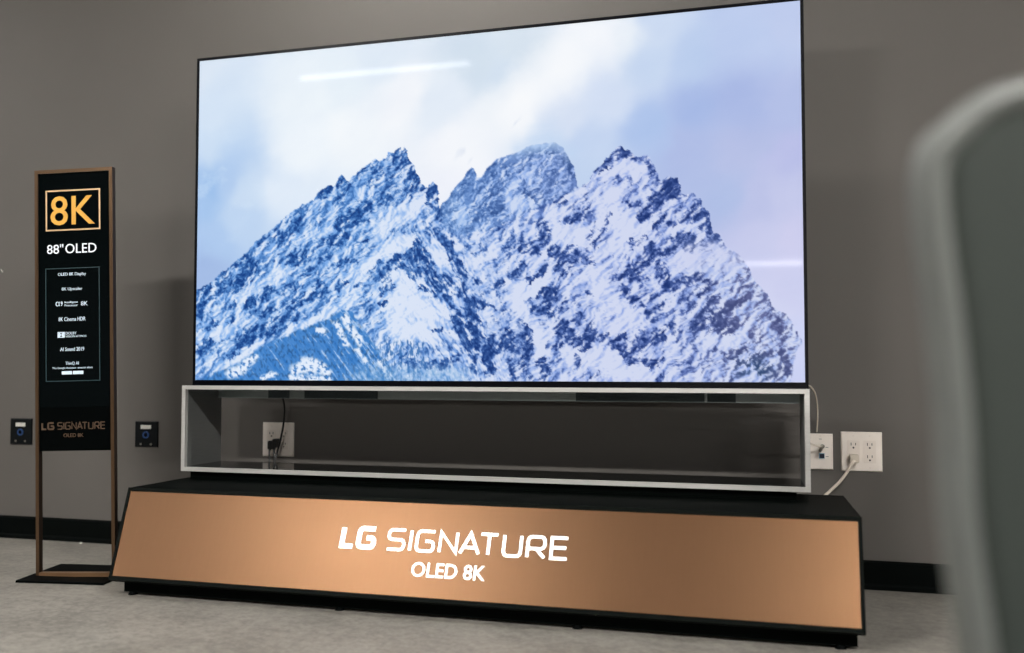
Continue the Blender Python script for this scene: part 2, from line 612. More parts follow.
def thing(name, label, cat, loc=(0, 0, 0), rot=(0, 0, 0), group=None):
    o = bpy.data.objects.new(name, None); o.empty_display_size = .05
    o.location = loc; o.rotation_euler = rot
    link(o); return tag(o, label, cat, group)

def tag(o, label, cat, group=None):
    o['label'] = label; o['category'] = cat
    if group: o['group'] = group
    return o

def struct(name, bm, mat, **k):
    o = obj(name, bm, mat, **k); o['kind'] = 'structure'; return o

def box(bm, x0, x1, y0, y1, z0, z1):
    v = [bm.verts.new(p) for p in ((x0, y0, z0), (x1, y0, z0), (x1, y1, z0), (x0, y1, z0), (x0, y0, z1), (x1, y0, z1), (x1, y1, z1), (x0, y1, z1))]
    for f in ((0, 3, 2, 1), (4, 5, 6, 7), (0, 1, 5, 4), (1, 2, 6, 5), (2, 3, 7, 6), (3, 0, 4, 7)):
        bm.faces.new([v[i] for i in f])
    return bm

def B(*a):
    return box(bmesh.new(), *a)

def prism_x(bm, prof, x0, x1):
    """profile of (y, z) points pushed along x"""
    a = [bm.verts.new((x0, y, z)) for y, z in prof]; b = [bm.verts.new((x1, y, z)) for y, z in prof]
    n = len(prof); bm.faces.new(a[::-1]); bm.faces.new(b)
    for i in range(n): bm.faces.new((a[i], a[(i + 1) % n], b[(i + 1) % n], b[i]))
    return bm

def prism_y(bm, prof, y0, y1):
    """outline of (x, z) points pushed along y"""
    a = [bm.verts.new((x, y0, z)) for x, z in prof]; b = [bm.verts.new((x, y1, z)) for x, z in prof]
    n = len(prof); bm.faces.new(a); bm.faces.new(b[::-1])
    for i in range(n): bm.faces.new((a[(i + 1) % n], a[i], b[i], b[(i + 1) % n]))
    return bm

def disc(bm, cx, cz, r, y0, y1, n=20):
    return prism_y(bm, [(cx + r * math.cos(2 * PI * i / n), cz + r * math.sin(2 * PI * i / n)) for i in range(n)], y0, y1)

def rrect(x0, x1, z0, z1, r, n=5):
    out = []
    for cx, cz, a0 in ((x1 - r, z1 - r, 0), (x0 + r, z1 - r, 90), (x0 + r, z0 + r, 180), (x1 - r, z0 + r, 270)):
        for i in range(n + 1):
            a = math.radians(a0 + 90 * i / n); out.append((cx + r * math.cos(a), cz + r * math.sin(a)))
    return out

def frame_y(bm, x0, x1, z0, z1, t, y0, y1):
    """rectangular frame of bar width t"""
    box(bm, x0, x1, y0, y1, z1 - t, z1); box(bm, x0, x1, y0, y1, z0, z0 + t)
    box(bm, x0, x0 + t, y0, y1, z0 + t, z1 - t); box(bm, x1 - t, x1, y0, y1, z0 + t, z1 - t)
    return bm

def catmull(P, n=8):
    P = [Vector(p) for p in P]; Q = [2 * P[0] - P[1]] + P + [2 * P[-1] - P[-2]]; out = []
    for i in range(1, len(Q) - 2):
        for k in range(n):
            t = k / n; a, b, c, d = Q[i - 1:i + 3]
            out.append(.5 * ((2 * b) + (c - a) * t + (2 * a - 5 * b + 4 * c - d) * t * t + (3 * b - a - 3 * c + d) * t ** 3))
    return out + [P[-1]]

def tube(bm, P, r, n=8, closed=False):
    P = [Vector(p) for p in P]; rings = []; up = None; N = len(P)
    for i, p in enumerate(P):
        if closed: t = (P[(i + 1) % N] - P[i - 1]).normalized()
        else: t = (P[min(i + 1, N - 1)] - P[max(i - 1, 0)]).normalized()
        if up is None:
            up = t.orthogonal().normalized()
        up = (up - t * up.dot(t)).normalized(); s = t.cross(up)
        rr = r[i] if isinstance(r, (list, tuple)) else r
        rings.append([bm.verts.new(p + up * rr * math.cos(2 * PI * k / n) + s * rr * math.sin(2 * PI * k / n)) for k in range(n)])
    for i in range(N if closed else N - 1):
        a, b = rings[i], rings[(i + 1) % N]
        off = 0
        if closed and i == N - 1:
            off = min(range(n), key=lambda o: sum((a[k].co - b[(k + o) % n].co).length for k in range(n)))
        for k in range(n):
            bm.faces.new((a[k], a[(k + 1) % n], b[(k + 1 + off) % n], b[(k + off) % n]))
    if not closed:
        bm.faces.new(rings[0][::-1]); bm.faces.new(rings[-1])
    return bm

def ribbon(bm, pts_, w, y0, y1, closed=False):
    """stroke of width w along (x, z) points, with mitred corners, as a solid between y0 and y1"""
    n = len(pts_); L = []; Rr = []
    for i in range(n):
        p = Vector(pts_[i])
        a = Vector(pts_[i - 1]) if (i > 0 or closed) else None
        b = Vector(pts_[(i + 1) % n]) if (i < n - 1 or closed) else None
        d1 = (p - a).normalized() if a is not None else (b - p).normalized()
        d2 = (b - p).normalized() if b is not None else d1
        n1 = Vector((-d1.y, d1.x)); n2 = Vector((-d2.y, d2.x)); m = (n1 + n2)
        m = m / max(m.length_squared / 2, .3)
        L.append(p + m * w / 2); Rr.append(p - m * w / 2)
    def col(p): return (bm.verts.new((p.x, y0, p.y)), bm.verts.new((p.x, y1, p.y)))
    l = [col(p) for p in L]; r = [col(p) for p in Rr]
    for i in range(n if closed else n - 1):
        j = (i + 1) % n
        bm.faces.new((l[i][0], l[j][0], r[j][0], r[i][0])); bm.faces.new((l[i][1], r[i][1], r[j][1], l[j][1]))
        bm.faces.new((l[i][0], l[i][1], l[j][1], l[j][0])); bm.faces.new((r[i][0], r[j][0], r[j][1], r[i][1]))
    if not closed:
        bm.faces.new((l[0][0], r[0][0], r[0][1], l[0][1])); bm.faces.new((l[-1][0], l[-1][1], r[-1][1], r[-1][0]))
    return bm

def rounded(P, r, n=4, closed=False):
    """rounds the corners of a polyline"""
    P = [Vector(p) for p in P]; out = []; N = len(P)
    for i in range(N):
        if not closed and i in (0, N - 1): out.append(tuple(P[i])); continue
        a, p, b = P[i - 1], P[i], P[(i + 1) % N]
        rr = min(r, (p - a).length * .49, (b - p).length * .49)
        s = p + (a - p).normalized() * rr; e = p + (b - p).normalized() * rr
        for k in range(n + 1):
            t = k / n; out.append(tuple((1 - t) ** 2 * s + 2 * t * (1 - t) * p + t * t * e))
    return out

# wide geometric capitals, each in a box one unit high: (width, strokes)
def glyph(ch, r):
    W = {'S': .98, 'I': 0., 'G': 1.02, 'N': .98, 'A': 1.08, 'T': .98, 'U': .98, 'R': .96, 'E': .88, 'L': .74}[ch]
    w = W
    return w, {
        'S': [rounded([(w, 1), (0, 1), (0, .5), (w, .5), (w, 0), (0, 0)], r)],
        'I': [[(0, 0), (0, 1)]],
        'G': [rounded([(w, 1), (0, 1), (0, 0), (w, 0), (w, .5), (w * .5, .5)], r)],
        'N': [[(0, 0), (0, 1), (w, 0), (w, 1)]],
        'A': [[(0, 0), (w / 2, 1), (w, 0)], [(w * .19, .3), (w * .81, .3)]],
        'T': [[(0, 1), (w, 1)], [(w / 2, 0), (w / 2, 1)]],
        'U': [rounded([(0, 1), (0, 0), (w, 0), (w, 1)], r)],
        'R': [rounded([(0, 0), (0, 1), (w, 1), (w, .42), (0, .42)], r), [(w * .5, .42), (w, 0)]],
        'E': [[(w, 1), (0, 1), (0, 0), (w, 0)], [(0, .52), (w * .93, .52)]],
        'L': [[(0, 1), (0, 0), (w, 0)]]}[ch]

def wide_word(word, h, stroke, gap, total=None):
    """mesh of a word in the wide capitals, starting at x=0, baseline z=0, lying in the xz plane"""
    bm = bmesh.new(); x = stroke / 2; hh = h - stroke; items = []; prev = ''
    for ch in word:
        w, st = glyph(ch, .26)
        if ch == 'A' or (ch == 'T' and prev == 'A'): x -= gap * (.45 if ch == 'A' else .75) + (hh * .10 if ch == 'T' else 0)
        items.append((x, w, st)); x += w * hh + gap + stroke * .6; prev = ch
    end = x - gap - stroke * .6 + stroke / 2; k = (total / end) if total else 1
    for x0, w, st in items:
        for s in st:
            ribbon(bm, [((x0 + px * hh) * k, stroke / 2 + pz * hh) for px, pz in s], stroke, -.0012, .0003)
    return bm

def word_mesh(body, size, width=None, height=None, bold=0.):
    """mesh of a line of type in the built-in sans face, left at x=0, baseline z=0, in the xz plane"""
    cu = bpy.data.curves.new('type', 'FONT'); cu.body = body; cu.size = size; cu.resolution_u = 3
    cu.offset = bold; cu.extrude = .0006
    o = bpy.data.objects.new('type', cu); C.objects.link(o)
    dg = bpy.context.evaluated_depsgraph_get(); dg.update()
    me = o.evaluated_get(dg).to_mesh()
    bm = bmesh.new(); bm.from_mesh(me); o.evaluated_get(dg).to_mesh_clear()
    bpy.data.objects.remove(o); bpy.data.curves.remove(cu)
    xs = [v.co.x for v in bm.verts]; ys = [v.co.y for v in bm.verts]
    kx = width / (max(xs) - min(xs)) if width else 1; ky = height / (max(ys) - min(ys)) if height else (kx if width else 1)
    x0, y0 = min(xs), min(ys)
    for v in bm.verts:
        v.co = ((v.co.x - x0) * kx, -v.co.z, (v.co.y - y0) * ky)
    return bm

def put(bm, x=0, y=0, z=0, rx=0):
    bmesh.ops.transform(bm, matrix=Matrix.Translation((x, y, z)) @ Matrix.Rotation(rx, 4, 'X'), verts=bm.verts); return bm

def copy_tree(o, parent=None):
    c = o.copy(); link(c, parent)
    for ch in list(o.children): copy_tree(ch, c)
    return c

# ---------------------------------------------------------------- materials
M = {}
def wall_paint():
    m = material('grey_wall_paint', srgb(*WALL_RGB), .62, spec=.35, noise=.035, scale=2.2, bump=0)
    nt = m.node_tree; b = nt.nodes['Principled BSDF']
    nz = nt.nodes.new('ShaderNodeTexNoise'); nz.inputs['Scale'].default_value = 260; nz.inputs['Detail'].default_value = 3
    tc = nt.nodes.new('ShaderNodeTexCoord'); bp = nt.nodes.new('ShaderNodeBump'); bp.inputs['Strength'].default_value = .12; bp.inputs['Distance'].default_value = .001
    nt.links.new(tc.outputs['Object'], nz.inputs['Vector']); nt.links.new(nz.outputs['Fac'], bp.inputs['Height']); nt.links.new(bp.outputs[0], b.inputs['Normal'])
    return m

def concrete():
    m = material('polished_concrete', srgb(*FLOOR_RGB), .38, spec=.45)
    nt = m.node_tree; b = nt.nodes['Principled BSDF']
    tc = nt.nodes.new('ShaderNodeTexCoord')
    def noise(scale, detail):
        n = nt.nodes.new('ShaderNodeTexNoise'); n.inputs['Scale'].default_value = scale; n.inputs['Detail'].default_value = detail
        nt.links.new(tc.outputs['Object'], n.inputs['Vector']); return n
    n1, n2, n3 = noise(5, 5), noise(34, 5), noise(95, 2)
    acc = None
    for n, k in ((n1, .30), (n2, .40), (n3, .30)):
        mu = nt.nodes.new('ShaderNodeMath'); mu.operation = 'MULTIPLY_ADD'; mu.inputs[1].default_value = k
        nt.links.new(n.outputs['Fac'], mu.inputs[0])
        if acc is None: mu.inputs[2].default_value = 0
        else: nt.links.new(acc.outputs[0], mu.inputs[2])
        acc = mu
    rp = nt.nodes.new('ShaderNodeValToRGB'); c = srgb(*FLOOR_RGB)
    rp.color_ramp.elements[0].position = .40; rp.color_ramp.elements[1].position = .60
    rp.color_ramp.elements[0].color = tuple(k * .70 for k in c[:3]) + (1,); rp.color_ramp.elements[1].color = tuple(k * 1.30 for k in c[:3]) + (1,)
    nt.links.new(acc.outputs[0], rp.inputs[0]); nt.links.new(rp.outputs[0], b.inputs['Base Color'])
    b.inputs['Roughness'].default_value = .34
    return m

M['wall'] = wall_paint(); M['floor'] = concrete()
M['ceiling'] = material('ceiling_charcoal', srgb(70, 69, 67), .8, noise=.03, scale=40)
M['baseboard'] = material('black_vinyl_baseboard', srgb(9, 12, 11), .5, ior=1.14, spec=.12, noise=.1, scale=20)
M['bezel'] = material('black_tv_bezel', srgb(3, 4, 9), .35, spec=.1, noise=.05)
M['housing'] = material('dark_grey_tv_back', srgb(30, 31, 33), .45, noise=.05)
M['silver'] = material('brushed_silver_aluminium', srgb(200, 198, 194), .4, metal=.35, noise=.05, scale=60, stretch=(.4, 8, 8))
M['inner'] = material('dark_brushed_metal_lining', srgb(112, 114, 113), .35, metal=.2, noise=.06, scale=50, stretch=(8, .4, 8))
M['lining'] = material('black_gloss_shelf', srgb(16, 20, 19), .08, ior=1.22, noise=.05)
M['valance'] = material('grey_rear_bar', srgb(150, 160, 160), .4, metal=.3, noise=.05)
M['slot'] = material('dark_speaker_slot', srgb(48, 62, 66), .5, noise=.2, scale=300)
M['satin_black'] = material('satin_black_laminate', srgb(6, 9, 8), .45, ior=1.14, spec=.10, noise=.06, scale=30)
M['trim_black'] = material('charcoal_edge_trim', srgb(15, 18, 16), .45, ior=1.14, spec=.14, noise=.05)
M['bronze'] = material('brushed_bronze_sheet', srgb(*BRONZE_RGB), .40, metal=1., noise=.015, scale=26, stretch=(6, .5, .5))
M['letters'] = material('backlit_white_letters', srgb(245, 243, 240), .5, noise=.01, emit=(1, .985, .97, 1), emit_strength=1.15)
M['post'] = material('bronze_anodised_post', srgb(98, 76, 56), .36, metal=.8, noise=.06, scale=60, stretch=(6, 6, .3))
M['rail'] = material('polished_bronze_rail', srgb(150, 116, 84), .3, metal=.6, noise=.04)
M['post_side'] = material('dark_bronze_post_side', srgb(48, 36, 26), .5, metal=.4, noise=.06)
M['sign_face'] = material('black_gloss_sign_face', srgb(4, 8, 9), .16, spec=.15, noise=.05)
M['sign_low'] = material('black_satin_sign_face', srgb(4, 6, 6), .4, spec=.12, ior=1.14, noise=.05)
M['gold'] = material('gold_print', srgb(214, 158, 62), .45, metal=.15, noise=.04, emit=srgb(214, 158, 62), emit_strength=.15)
M['gold_line'] = material('pale_gold_line', srgb(205, 170, 130), .4, metal=.2, noise=.04, emit=srgb(205, 170, 130), emit_strength=.18)
M['white_print'] = material('white_print', srgb(225, 228, 232), .5, noise=.02, emit=srgb(215, 222, 235), emit_strength=.35)
M['small_print'] = material('pale_small_print', srgb(200, 214, 226), .5, noise=.02, emit=srgb(195, 212, 228), emit_strength=.30)
M['teal_line'] = material('dim_teal_outline', srgb(16, 36, 40), .5, noise=.05, emit=srgb(28, 62, 68), emit_strength=.4)
M['dull_bronze'] = material('dull_bronze_print', srgb(96, 76, 60), .4, metal=.3, noise=.04)
M['base_plate'] = material('black_steel_base_plate', srgb(7, 9, 9), .45, ior=1.14, spec=.12, noise=.08)
M['plate'] = material('ivory_plastic_plate', srgb(246, 236, 226), .4, spec=.4, noise=.015)
M['insert'] = material('ivory_plastic_insert', srgb(238, 227, 216), .36, spec=.45, noise=.015)
M['hole'] = material('dark_slot', srgb(40, 34, 30), .6, noise=.05)
M['jack'] = material('blue_network_jack', srgb(14, 26, 46), .4, noise=.08)
M['jack_rim'] = material('pale_blue_jack_rim', srgb(120, 165, 190), .4, noise=.03)
M['metal'] = material('nickel_connector', srgb(150, 146, 136), .3, metal=.9, noise=.05)
M['white_cord'] = material('white_cord_sheath', srgb(216, 204, 188), .45, noise=.03)
M['black_cord'] = material('black_cord_sheath', srgb(14, 14, 14), .45, noise=.05)
M['av_plate'] = material('black_wall_plate', srgb(9, 13, 15), .4, spec=.15, noise=.06)
M['av_label'] = material('white_plate_label', srgb(196, 194, 186), .5, noise=.03)
M['av_blue'] = material('blue_ring_connector', srgb(24, 60, 110), .4, noise=.05)
M['chair_rim'] = material('pale_grey_green_shell', srgb(104, 107, 103), .5, spec=.4, noise=.03)
M['chair_pad'] = material('dark_grey_green_upholstery', srgb(50, 57, 52), .85, noise=.06, scale=180, bump=.15)
M['chair_leg'] = material('grey_metal_leg', srgb(120, 122, 120), .35, metal=.7, noise=.04)
M['paper'] = material('white_paper', srgb(214, 212, 204), .8, noise=.03)
M['lamp_body'] = material('white_lamp_housing', srgb(225, 225, 222), .5, noise=.02)
M['lamp_glow'] = material('lamp_diffuser', srgb(240, 240, 238), .5, emit=LAMP_COLOUR, emit_strength=LAMP_POWER, noise=.01)
M['pendant_glow'] = material('pendant_diffuser', srgb(240, 240, 238), .5, emit=LAMP_COLOUR, emit_strength=PENDANT_POWER, noise=.01)
M['added_wall_glow'] = material('added_wall_lamp_diffuser', srgb(240, 240, 238), .5, emit=LAMP_COLOUR, emit_strength=ADDED_WALL_POWER, noise=.01)

# ---------------------------------------------------------------- setting
struct('floor', B(-8, 8, -19, .1, -.1, 0), M['floor'])
struct('wall_back', B(-8, 8, 0, .1, 0, 2.60), M['wall'])
struct('ceiling', B(-8, 8, -19, .1, 2.60, 2.70), M['ceiling'])
struct('baseboard_back', prism_x(bmesh.new(), [(0, 0), (-.014, 0), (-.012, .012), (-.008, .018), (-.008, .08), (-.004, .086), (0, .086)], -8, 8), M['baseboard'])

# ---------------------------------------------------------------- display plinth
SY0, SZ0, SY1, SZ1 = -.640, .295, -.772, .045           # top and bottom of the sloping front
X0, X1 = -.970, 1.076
pl = thing('display_plinth', 'long low black plinth with sloping bronze front carrying the television', 'plinth', (0, -.45, 0))
def P_(o):                                               # keep world coordinates for children of the plinth
    o.location = (0, .45, 0); return o
slope = math.atan2(SY0 - SY1, SZ0 - SZ1)                 # lean of the front from vertical
P_(obj('body', prism_x(bmesh.new(), [(-.17, .045), (-.17, .283), (SY0 - .0003, .283), (SY1 + .012, SZ1)], X0 + .004, X1 - .004), M['satin_black'], pl))
P_(obj('top_panel', prism_x(bmesh.new(), [(-.165, .283), (-.165, .295), (SY0 + .004, .295), (SY0 - .004, .291), (SY0 - .006, .283)], X0, X1), M['satin_black'], pl))
fr = P_(obj('front_frame', bmesh.new(), M['trim_black'], pl))
L_ = math.hypot(SY0 - SY1, SZ0 - SZ1)
def on_front(bm, off=0.):
    """turns a mesh drawn in the xz plane (z down the slope = negative) onto the sloping front"""
    n = Vector((0, -(SZ0 - SZ1), SY0 - SY1)) / L_ ; d = Vector((0, SY1 - SY0, SZ1 - SZ0)) / L_
    for v in bm.verts:
        x, y, z = v.co
        v.co = Vector((x, SY0, SZ0)) + d * (-z) + n * (-y + off)
    return bm
bm = bmesh.new(); box(bm, X0, X1, -.004, .012, -.011, 0); box(bm, X0, X1, -.004, .012, -L_, -L_ + .012)
box(bm, X0, X0 + .009, -.004, .012, -L_ + .012, -.011); box(bm, X1 - .009, X1, -.004, .012, -L_ + .012, -.011)
on_front(bm); bmesh.ops.recalc_face_normals(bm, faces=bm.faces); bm.to_mesh(fr.data); bm.free()
pan = P_(obj('front_panel', on_front(B(X0 + .0095, X1 - .0095, -.002, .004, -L_ + .0125, -.0115)), M['bronze'], pl)); pan['label'] = 'sloping brushed bronze front panel'
# lettering on the panel
lg = wide_word('LG', .066, .0138, .0105, .1035); s_ = wide_word('SIGNATURE', .0635, .0082, .0165, .498)
for bm_, nm, x, dz in ((lg, 'brand_lettering', -.263, -.1505), (s_, 'signature_lettering', -.127, -.1500)):
    put(bm_, x, -.0025, dz); o = obj(nm, on_front(bm_), M['letters'], pan); o['label'] = 'glowing white lettering'
t_ = word_mesh('OLED 8K', .05, .203, .040, .0004); put(t_, -.045, -.0025, -.2165)
o = obj('model_lettering', on_front(t_), M['letters'], pan); o['label'] = 'glowing white lettering'
P_(obj('base', B(-.925, 1.057, -.742, -.2, .008, .046), M['satin_black'], pl))
for fx in (-.90, -.25, .40, 1.02):
    for fy in (-.735, -.23):
        bm = bmesh.new(); bmesh.ops.create_cone(bm, cap_ends=True, segments=14, radius1=.014, radius2=.010, depth=.0085, matrix=Matrix.Translation((fx, fy, .00425)))
        P_(obj('levelling_foot', bm, M['base_plate'], pl))

# the ends lean a little: wider at the top than at the foot
def lean(o, done=set()):
    for c in o.children: lean(c)
    if o.type == 'MESH' and o.data.name not in done and not o.name.startswith(('base', 'levelling_foot')) and 'lettering' not in o.name:
        done.add(o.data.name)
        for v in o.data.vertices: v.co.x *= 1 + (v.co.z - .17) * (.11 if v.co.x < 0 else .03)
lean(pl)

# ---------------------------------------------------------------- television stand
st = thing('television_stand', 'open rectangular silver framed shelf stand under the television', 'stand', (0, -.25, .295))
def S_(o): o.location = (0, .25, -.295); return o
FX0, FX1, FZ0, FZ1, FY0, FY1 = -.981, .981, .321, .604, -.355, -.118
S_(obj('front_rim', frame_y(bmesh.new(), FX0, FX1, FZ0, FZ1, .0130, FY0, FY0 + .016), M['silver'], st))
S_(obj('top_board', B(FX0, FX1, FY0 + .016, FY1, FZ1 - .0145, FZ1), M['lining'], st))
S_(obj('shelf_board', B(FX0, FX1, FY0 + .016, FY1, FZ0, FZ0 + .0145), M['lining'], st))['label'] = 'glossy black shelf board'
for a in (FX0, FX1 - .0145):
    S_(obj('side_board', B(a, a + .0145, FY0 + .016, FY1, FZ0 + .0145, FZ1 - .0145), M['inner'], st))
rb = S_(obj('rear_bar', B(FX0 + .0145, FX1 - .0145, FY1 - .022, FY1, .559, FZ1 - .0145), M['valance'], st)); rb['label'] = 'grey bar along the rear top edge'
for a, b in ((-.772, -.692), (-.635, -.367), (.300, .693), (.701, .784)):
    bm = B(a, b, FY1 - .0235, FY1 - .0215, .560, .588); obj('speaker_slot', bm, M['slot'], rb)['label'] = 'dark slot'
S_(obj('foot_block', B(-.955, .945, -.338, -.175, .2955, .321), M['satin_black'], st))['label'] = 'black recessed foot'

# ---------------------------------------------------------------- television
tv = thing('television', 'large wide television showing snowy blue mountains, standing on the silver shelf stand', 'television', (0, -.26, .604))
def T_(o): o.location = (0, .26, -.604); return o
AW, AH, Z0 = 1.948, 1.096, .622
T_(obj('bezel', frame_y(bmesh.new(), -.983, .983, .604, 1.7275, .0092, -.2862, -.274), M['bezel'], tv))
T_(obj('lower_bezel', B(-.9738, .9738, -.2862, -.274, .6132, .6218), M['bezel'], tv))
T_(obj('housing', B(-.982, .982, -.274, -.255, .605, 1.7265), M['housing'], tv))
T_(obj('rear_cover', B(-.75, .75, -.255, -.228, .605, 1.25), M['housing'], tv, bevel=.01))
def screen():
    nx, ny = 690, 388
    xs = np.linspace(0, AW, nx + 1); zs = np.linspace(0, AH, ny + 1)
    Xg, Zg = np.meshgrid(xs, zs)
    col = mountain_picture(Xg * 1000, Zg * 1000)
    lin = np.where(col <= .04045, col / 12.92, ((col + .055) / 1.055) ** 2.4)
    co = np.stack([Xg - AW / 2, np.full_like(Xg, -.2840), Z0 + AH - Zg], -1).reshape(-1, 3)
    n0 = len(co)
    idx = np.arange(n0).reshape(ny + 1, nx + 1)
    q = np.stack([idx[:-1, :-1], idx[1:, :-1], idx[1:, 1:], idx[:-1, 1:]], -1).reshape(-1, 4)
    # back and rim, so that the panel is a solid sheet of glass
    c4 = [idx[0, 0], idx[0, -1], idx[-1, -1], idx[-1, 0]]
    back = co[c4] + np.array([0, .006, 0])
    co = np.concatenate([co, back]); b0 = n0
    me = bpy.data.meshes.new('screen')
    polys = [q]
    me.vertices.add(len(co)); me.vertices.foreach_set('co', co.astype(np.float32).ravel())
    loops = list(q.ravel()); starts = list(range(0, 4 * len(q), 4)); tot = [4] * len(q)
    edges = [list(idx[0, :]), list(idx[:, -1]), list(idx[-1, ::-1]), list(idx[::-1, 0])]
    extra = [[b0, b0 + 1, b0 + 2, b0 + 3]]
    for k, e in enumerate(edges):
        extra.append(e + [b0 + (k + 1) % 4, b0 + k])
    for f in extra:
        starts.append(len(loops)); tot.append(len(f)); loops += [int(i) for i in f]
    me.loops.add(len(loops)); me.loops.foreach_set('vertex_index', np.array(loops, np.int32))
    me.polygons.add(len(starts)); me.polygons.foreach_set('loop_start', np.array(starts, np.int32)); me.polygons.foreach_set('loop_total', np.array(tot, np.int32))
    me.update(calc_edges=True)
    at = me.color_attributes.new('picture', 'FLOAT_COLOR', 'POINT')
    full = np.ones((len(co), 4), np.float32); full[:n0, :3] = lin.reshape(-1, 3); full[n0:, :3] = 0
    at.data.foreach_set('color', full.ravel())
    me.validate()
    o = bpy.data.objects.new('screen', me); link(o, tv)
    m = bpy.data.materials.new('lit_screen_glass'); m.use_nodes = True
    nt = m.node_tree; b = nt.nodes['Principled BSDF']
    b.inputs['Base Color'].default_value = (.004, .004, .005, 1); b.inputs['Roughness'].default_value = .04
    b.inputs['Specular IOR Level'].default_value = SCREEN_SPEC
    a = nt.nodes.new('ShaderNodeVertexColor'); a.layer_name = 'picture'
    nt.links.new(a.outputs['Color'], b.inputs['Emission Color']); b.inputs['Emission Strength'].default_value = SCREEN_POWER
    me.materials.append(m); o['label'] = 'lit screen with snowy mountain peaks under cloud'
    return o
T_(screen())

# ---------------------------------------------------------------- sign stand
th, tl = .17, .0265
sg = thing('sign_stand', 'tall narrow black sign in a bronze frame at the left of the plinth', 'sign', (-1.2010, -.5905, 0), (0, 0, th))
obj('base_plate', prism_x(bmesh.new(), [(-.09, 0), (-.09, .005), (-.087, .007), (.187, .007), (.19, .005), (.19, 0)], -.153, .130), M['base_plate'], sg)
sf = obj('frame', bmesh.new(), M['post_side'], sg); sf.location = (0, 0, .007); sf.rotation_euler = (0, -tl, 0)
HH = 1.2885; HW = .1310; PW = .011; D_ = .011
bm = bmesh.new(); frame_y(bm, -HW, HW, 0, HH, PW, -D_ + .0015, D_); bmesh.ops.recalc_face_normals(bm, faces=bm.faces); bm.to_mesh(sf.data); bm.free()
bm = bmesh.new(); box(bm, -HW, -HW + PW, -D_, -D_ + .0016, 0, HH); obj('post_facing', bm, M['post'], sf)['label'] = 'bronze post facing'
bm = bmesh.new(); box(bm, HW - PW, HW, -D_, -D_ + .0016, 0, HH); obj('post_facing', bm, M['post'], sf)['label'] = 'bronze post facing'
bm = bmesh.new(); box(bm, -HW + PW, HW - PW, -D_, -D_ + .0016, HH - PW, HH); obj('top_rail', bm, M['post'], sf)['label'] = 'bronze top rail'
bm = bmesh.new(); box(bm, -HW + PW, HW - PW, -D_ - .002, D_, 0, .012); obj('bottom_rail', bm, M['rail'], sf)['label'] = 'bronze bottom rail'
face = obj('upper_panel', B(-HW + PW, HW - PW, -.006, .006, .530, HH - PW), M['sign_face'], sf); face['label'] = 'glossy black upper panel'
low = obj('lower_panel', B(-HW + PW, HW - PW, -.0055, .006, .392, .530), M['sign_low'], sf); low['label'] = 'satin black lower panel'
FY = -.0062
def line(name, body, xc, zc, width, height, mat, bold=0., parent=None):
    bm = word_mesh(body, .02, width, height, bold); put(bm, xc - width / 2, FY - .0004, zc - height / 2)
    return obj(name, bm, mat, parent or face)
K = -.005
obj('title_border', frame_y(bmesh.new(), -.0955, .0885, 1.0865 - K, 1.2175 - K, .0046, FY - .0012, FY), M['gold_line'], face)
line('title_lettering', '8K', -.0045, 1.1510 - K, .149, .094, M['gold'], .0001)
line('size_lettering', '88"', -.0640, 1.0285 - K, .0550, .0305, M['white_print'], .0)
line('size_lettering', 'OLED', .0225, 1.0285 - K, .1040, .0305, M['white_print'], .0)
obj('list_border', frame_y(bmesh.new(), -.0975, .0845, .606 - K, .967 - K, .0026, FY - .0008, FY), M['teal_line'], face)
line('feature_text', 'OLED 8K Display', -.0078, .9455 - K, .094, .0125, M['small_print'], .0)
line('feature_text', '8K Upscaler', -.0080, .8985 - K, .069, .0120, M['small_print'], .0)
line('feature_text', '\u03b1', -.0560, .8525 - K, .0145, .0145, M['small_print'], .0)
line('feature_text', '9', -.0430, .8530 - K, .0065, .0150, M['small_print'], .0002)
line('feature_text', 'Intelligent', -.0110, .8565 - K, .044, .0075, M['small_print'], .0)
line('feature_text', 'Processor', -.0110, .8475 - K, .044, .0070, M['small_print'], .0)
line('feature_text', '8K', .0330, .8520 - K, .022, .0135, M['small_print'], .0)
line('feature_text', '8K Cinema HDR', -.0085, .8035 - K, .090, .0125, M['small_print'], .0)
bm = frame_y(bmesh.new(), -.0570, -.0330, .745 - K, .763 - K, .0026, FY - .001, FY)
for s in (-1, 1):                                        # two facing half discs in a box
    cx = -.0450 + s * .0085
    prism_y(bm, [(cx - s * .0078 * math.cos(a), .754 - K + .0066 * math.sin(a)) for a in [PI * (i / 10 - .5) for i in range(11)]], FY - .001, FY)
obj('sound_emblem', bm, M['small_print'], face)
line('feature_text', 'DOLBY', -.0120, .7585 - K, .036, .0085, M['small_print'], .0)
line('feature_text', 'VISION\u00b7ATMOS', .0040, .7485 - K, .070, .0060, M['small_print'], .0)
line('feature_text', 'AI Sound 2019', -.0085, .7080 - K, .080, .0120, M['small_print'], .0)
line('feature_text', 'ThinQ AI', -.0090, .6625 - K, .044, .0115, M['small_print'], .0)
line('feature_text', 'The Google Assistant  amazon alexa', -.0080, .6480 - K, .134, .0075, M['small_print'], .0)
for a, b in ((-.0435, -.0095), (-.0065, .0285)):
    obj('badge', prism_y(bmesh.new(), rrect(a, b, .628 - K, .6385 - K, .0015, 2), FY - .001, FY), M['small_print'], face)
bm = wide_word('LG', .0245, .0052, .004, .0430); put(bm, -.1125, FY - .0003, .4535 - K); obj('brand_lettering', bm, M['dull_bronze'], low)
bm = wide_word('SIGNATURE', .0235, .0030, .0060, .1590); put(bm, -.0590, FY - .0003, .4540 - K); obj('signature_lettering', bm, M['dull_bronze'], low)
line('model_lettering', 'OLED 8K', -.0057, .4360 - K, .067, .0120, M['dull_bronze'], .0002, low)

